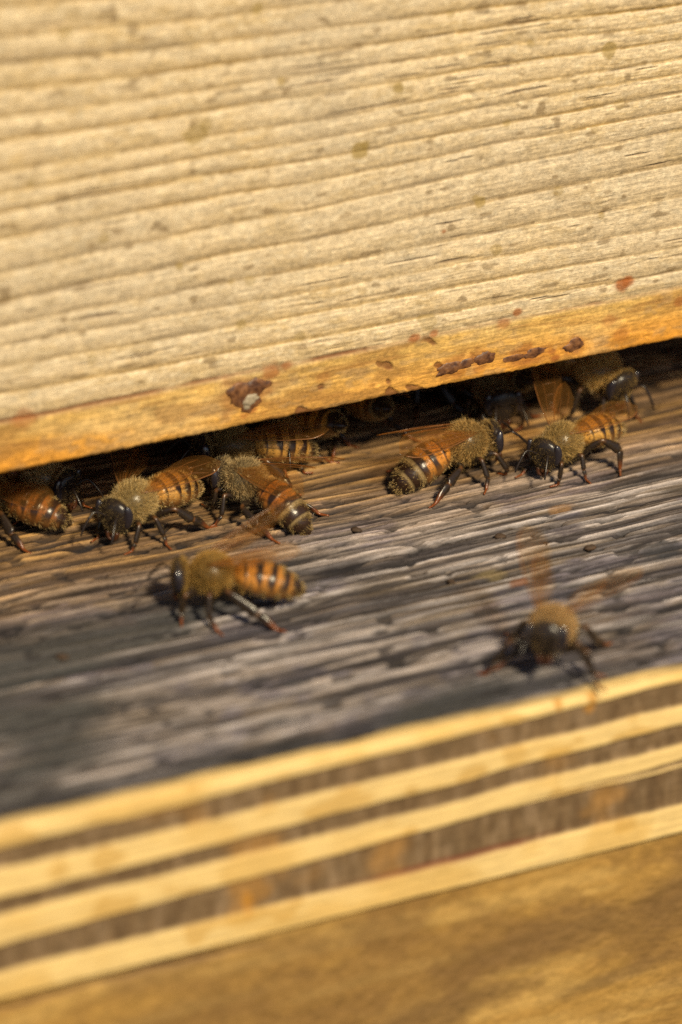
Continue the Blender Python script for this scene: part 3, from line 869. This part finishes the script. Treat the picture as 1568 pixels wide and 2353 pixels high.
def make_bee(loc, heading, label, group='honey bees at the hive entrance', size=1.0, lift=0.0, pitch=0.0, roll=0.0, z=0.0,
             hyaw=0.0, hpitch=0.02, apitch=0.12, acurl=0.35, ayaw=0.0, ant=0.0, nlight=3, amber=(0.50, 0.19, 0.035), dark=False,
             fur=(0.46, 0.31, 0.12), furk=1.0, wings=None, legs=None, seed=1, no=(), faint=False):
    rng = np.random.default_rng(seed)
    P = dict(hyaw=hyaw, hpitch=hpitch, apitch=apitch, acurl=acurl, ayaw=ayaw, ant=ant, nlight=nlight, amber=amber,
             dark=dark, fur=fur, lift=lift, legs=legs or {}, rng=rng)
    root = empty('honey_bee', (loc[0], loc[1], z), math.radians(heading))
    root.scale = (size,)*3
    tag(root, label, 'bee', group)
    Vs, Qs, Ts, Cs, Rs, Tt, add, st = bee_body(P)
    V = np.concatenate(Vs); REG = np.concatenate(Rs)
    B = rot_x(roll)@rot_y(-pitch)
    pv = np.array([0, 0, .2])
    def place(v):
        return (v-pv)@B.T+pv+np.array([0, 0, lift])
    V0 = V
    V = place(bend(V, REG, P))
    Vs[:] = [V]; off = len(V)
    Qa, Ta, Ca, Ra, TTa = [np.concatenate(Qs)], [np.concatenate(Ts)], [np.concatenate(Cs)], [REG], [np.concatenate(Tt)]
    for kind in 'fmh':
        for side in (1, -1):
            if kind+('l' if side > 0 else 'r') in no: continue
            (v, q, t3), c = leg_tube(kind, side, P)
            Vs.append(v); Qa.append(q+off); Ta.append(t3+off); Ca.append(c); Ra.append(np.full(len(v), 4)); TTa.append(np.zeros(len(v)))
            off += len(v)
    V = np.concatenate(Vs); Q = np.concatenate(Qa); T3 = np.concatenate(Ta); C = np.concatenate(Ca); REG = np.concatenate(Ra); TT = np.concatenate(TTa)
    mesh_obj('body', V, [Q, T3], [M_BODY], root, C)
    # coat
    Vc = np.zeros_like(V); Vc[:len(V0)] = V0
    H = []
    fu = np.array(fur)
    Hd = rot_z(hyaw)
    top = np.clip(1-np.hypot((Vc[:, 0]-.03)/.10, Vc[:, 1]/.085), 0, 1)*(Vc[:, 2] > .42)
    wt = (1-.6*sst(.0, .4, top))*(0.35+1.3*fbm(Vc[:, 0]*14+seed, Vc[:, 1]*14+Vc[:, 2]*9, seed, 2))
    H.append(hairs(V, Q, int(8000*furk), .044, .0019, (-.8, 0, .10), fu, rng, REG == 1, .35, wt))
    H.append(hairs(V, Q, int(1200*furk), .066, .0016, (-.6, 0, .25), fu*1.25, rng, REG == 1, .3, wt))
    H.append(hairs(V, Q, int(1500*furk), .018, .0018, (.1, 0, .25), fu*.62, rng, REG == 2))
    bk = np.zeros(len(V), bool); bk[:len(V0)] = (V0[:, 0] < .315)
    H.append(hairs(V, Q, int(1500*furk), .038, .0019, (.2, 0, .1), fu*.9, rng, (REG == 2) & bk))
    base = REG == 0
    w = np.zeros(len(V))
    for s in range(1, 6):
        w += np.exp(-((TT-SEG[s]-.045)/.028)**2)
    H.append(hairs(V, Q, int(2100*furk), .032, .0022, (-1.5, 0, .0), np.array([0.44, 0.31, 0.13])*(0.12 if dark else 1.0), rng, base & (TT > .12), .3, w+.03))
    H.append(hairs(V, Q, int(700*furk), .040, .0028, (-.9, 0, .1), fu, rng, base & (TT < .16)))
    H.append(hairs(V, Q, int(800*furk), .034, .0022, (-.3, 0, -.1), fu*.3, rng, REG == 4))
    VV, FQ, FT, CC = [], [], [], []; o = 0
    for h in H:
        VV.append(h[0]); FQ.append(h[1]+o); FT.append(h[2]+o); CC.append(h[3]); o += len(h[0])
    mesh_obj('fur', np.concatenate(VV), [np.concatenate(FQ), np.concatenate(FT)], [M_FUR], root, np.concatenate(CC))
    # eyes
    for s in (-1, 1):
        v, f = eye_mesh(s)
        v = place(bend(v, np.full(len(v), 2), P))
        mesh_obj('compound_eye', v, f, [M_EYE], root)
    # wings: spread, dihedral (raise), twist
    wg = wings or {}
    for s in (1, -1):
        spread, rise, twist = wg.get('l' if s > 0 else 'r', (0.20, 0.05, 0.35))
        for kind in ('fore', 'hind'):
            v, f, mi = wing_mesh(kind)
            v = v.copy()
            v = v@rot_x(-twist).T                       # leading edge tips down
            sp = spread if kind == 'fore' else spread*0.72-0.02
            v = v@rot_y(rise).T@rot_z(-sp).T
            if s < 0: v[:, 1] *= -1
            a = np.array([.055 if kind == 'fore' else -.01, s*(.125 if kind == 'fore' else .115), .515 if kind == 'fore' else .50])
            v = place(v+a)
            mesh_obj('forewing' if kind == 'fore' else 'hindwing', v, f, [M_WING_FAINT if faint else M_WING, M_VEIN], root, mi=mi)
    return root
#PLACE
YEL = (0.58, 0.30, 0.07)
# standing in the sun just in front of the gap
make_bee((-2.10, .44), -153, 'dark faced bee with furry back and yellow ringed tail, left of centre, below the board', seed=2, size=1.03,
         hyaw=.12, hpitch=0.05, apitch=.02, acurl=.3, ayaw=-.15, nlight=6, amber=YEL, fur=(.50, .36, .15), wings=dict(l=(.30, .02, .35), r=(.75, .18, .2)),
         legs={'hl': dict(foot=(-.52, .50, 0), knee=(-.20, .34, .30), ank=(-.36, .44, .15))})
make_bee((-.88, .40), 116, 'pale furry backed bee seen from behind, black pointed tail, central below the wax blister', seed=3, size=1.00,
         hyaw=.35, hpitch=-0.03, apitch=.24, acurl=.5, ayaw=.0, nlight=3, amber=(.42, .15, .03), fur=(.52, .39, .20), furk=1.1, lift=.02,
         wings=dict(l=(.12, -.02, .9), r=(.62, .05, .25)),
         legs={'hl': dict(foot=(-.62, .34, 0), knee=(-.18, .30, .22), ank=(-.42, .33, .10)), 'hr': dict(foot=(-.62, .42, 0), knee=(-.28, .27, .20), ank=(-.45, .34, .10))})
make_bee((1.53, .24), 7, 'right-facing bee with orange wing-covered waist and black tail tip, under the resin beads', seed=4, size=1.04,
         hyaw=-.15, hpitch=-0.05, apitch=.22, acurl=.35, nlight=3, amber=(.60, .24, .04), fur=(.50, .33, .12), wings=dict(l=(.12, .06, .4), r=(.16, .02, .5)),
         legs={'hr': dict(foot=(-.62, .42, 0), knee=(-.22, .27, .24), ank=(-.42, .36, .15))})
make_bee((2.50, -.12), -160, 'left-facing bee with orange folded wing and arched hind leg, rightmost out on grey wood', seed=5, size=0.96,
         hyaw=.25, hpitch=0.07, apitch=-.04, acurl=.3, ayaw=-.1, nlight=6, amber=(.62, .33, .07), fur=(.46, .31, .11), wings=dict(l=(.20, .02, .35), r=(.95, .40, .0)),
         legs={'hl': dict(foot=(-.42, .46, 0), knee=(-.26, .34, .40), ank=(-.46, .42, .24)), 'ml': dict(foot=(.0, .34, 0), knee=(-.03, .25, .27), ank=(-.01, .30, .11))})
make_bee((-3.36, 1.27), 135, 'striped amber bee cut off by the left edge of the picture, tail pointing right', seed=6, size=1.00,
         apitch=.10, acurl=.25, nlight=5, amber=(.36, .13, .03), wings=dict(l=(.34, .0, .5), r=(.9, .2, .1)))
make_bee((-2.72, 1.40), -60, 'dim furry bee in deep shade behind the bee cut off at the left edge', seed=7, fur=(.66, .46, .20), apitch=.1, nlight=3)
# the crowd in the dark of the entrance
make_bee((-.72, 1.12), 172, 'shaded amber bee half hidden under the board, directly behind the pale furry backed bee', seed=8, size=1.03,
         nlight=5, amber=(.85, .45, .10), apitch=-.02, wings=dict(l=(.35, .1, .4), r=(.5, .1, .2)), pitch=.05, lift=.05)
make_bee((.00, 1.38), -125, 'dull brown shaded bee facing outwards beside the waist of the central pale furry bee', seed=9, fur=(.62, .42, .18), nlight=3, hpitch=0.07, lift=.02)
make_bee((.14, 1.74), 108, 'ringed amber bee with black tail turned outwards, under the middle of the board edge', seed=10, size=1.04,
         nlight=5, amber=(.95, .50, .10), fur=(.7, .46, .18), apitch=-.18, acurl=-.05, lift=.05, hpitch=-0.08)
make_bee((.88, 1.74), 96, 'shadowy bee tail first with one orange rim, right of the ringed amber tail', seed=11, size=0.96,
         nlight=4, amber=(.95, .50, .10), fur=(.7, .46, .18), apitch=-.22, acurl=-.1, lift=.12)
make_bee((1.95, 2.1), 150, 'almost black bee deepest inside the gap, above the right-facing bee', seed=12, fur=(.5, .33, .14), nlight=3, lift=.05)
make_bee((2.72, 1.76), 85, 'bee with round black tail framed in orange, inside the gap below the resin beads', seed=13, size=0.97,
         nlight=4, amber=(.95, .50, .10), fur=(.7, .46, .18), apitch=-.20, acurl=-.1, lift=.10)
make_bee((3.48, .98), -72, 'blurred bee with arched golden back, farthest right, behind the rightmost left-facing bee', seed=14, size=1.08,
         nlight=5, amber=(.60, .32, .08), fur=(.62, .40, .13), lift=.14, pitch=-.15, hpitch=0.17, apitch=.15)
make_bee((2.42, 1.30), -100, 'dark faced bee looking out between the right-facing and the left-facing bee', seed=15, nlight=3, fur=(.36, .23, .09), hpitch=0.02)
# out on the landing board
make_bee((-2.08, -1.45), 155, 'blurred orange banded bee walking left alone on the open grey board', seed=16,
         hpitch=0.05, apitch=.08, acurl=.3, nlight=5, amber=(.58, .24, .04), fur=(.45, .28, .08), lift=.05, wings=dict(l=(.30, .25, .2), r=(.55, .35, .1)),
         legs={'hl': dict(foot=(-.62, .44, 0), knee=(-.14, .28, .32), ank=(-.44, .38, .13))})
make_bee((.33, -3.98), -126, 'blurred bee facing the viewer, golden back, dark head and lifted wings, at the front edge', seed=17, faint=True,
         hpitch=0.10, hyaw=-.1, apitch=.30, acurl=.4, nlight=2, fur=(.46, .30, .13), furk=1.6, lift=.09, pitch=.22, wings=dict(l=(.85, .35, .1), r=(.45, .75, .1)),
         legs={'fl': dict(foot=(.30, .50, 0), knee=(.24, .38, .30), ank=(.28, .46, .12)), 'fr': dict(foot=(.22, .58, 0), knee=(.2, .38, .32), ank=(.22, .5, .14))})
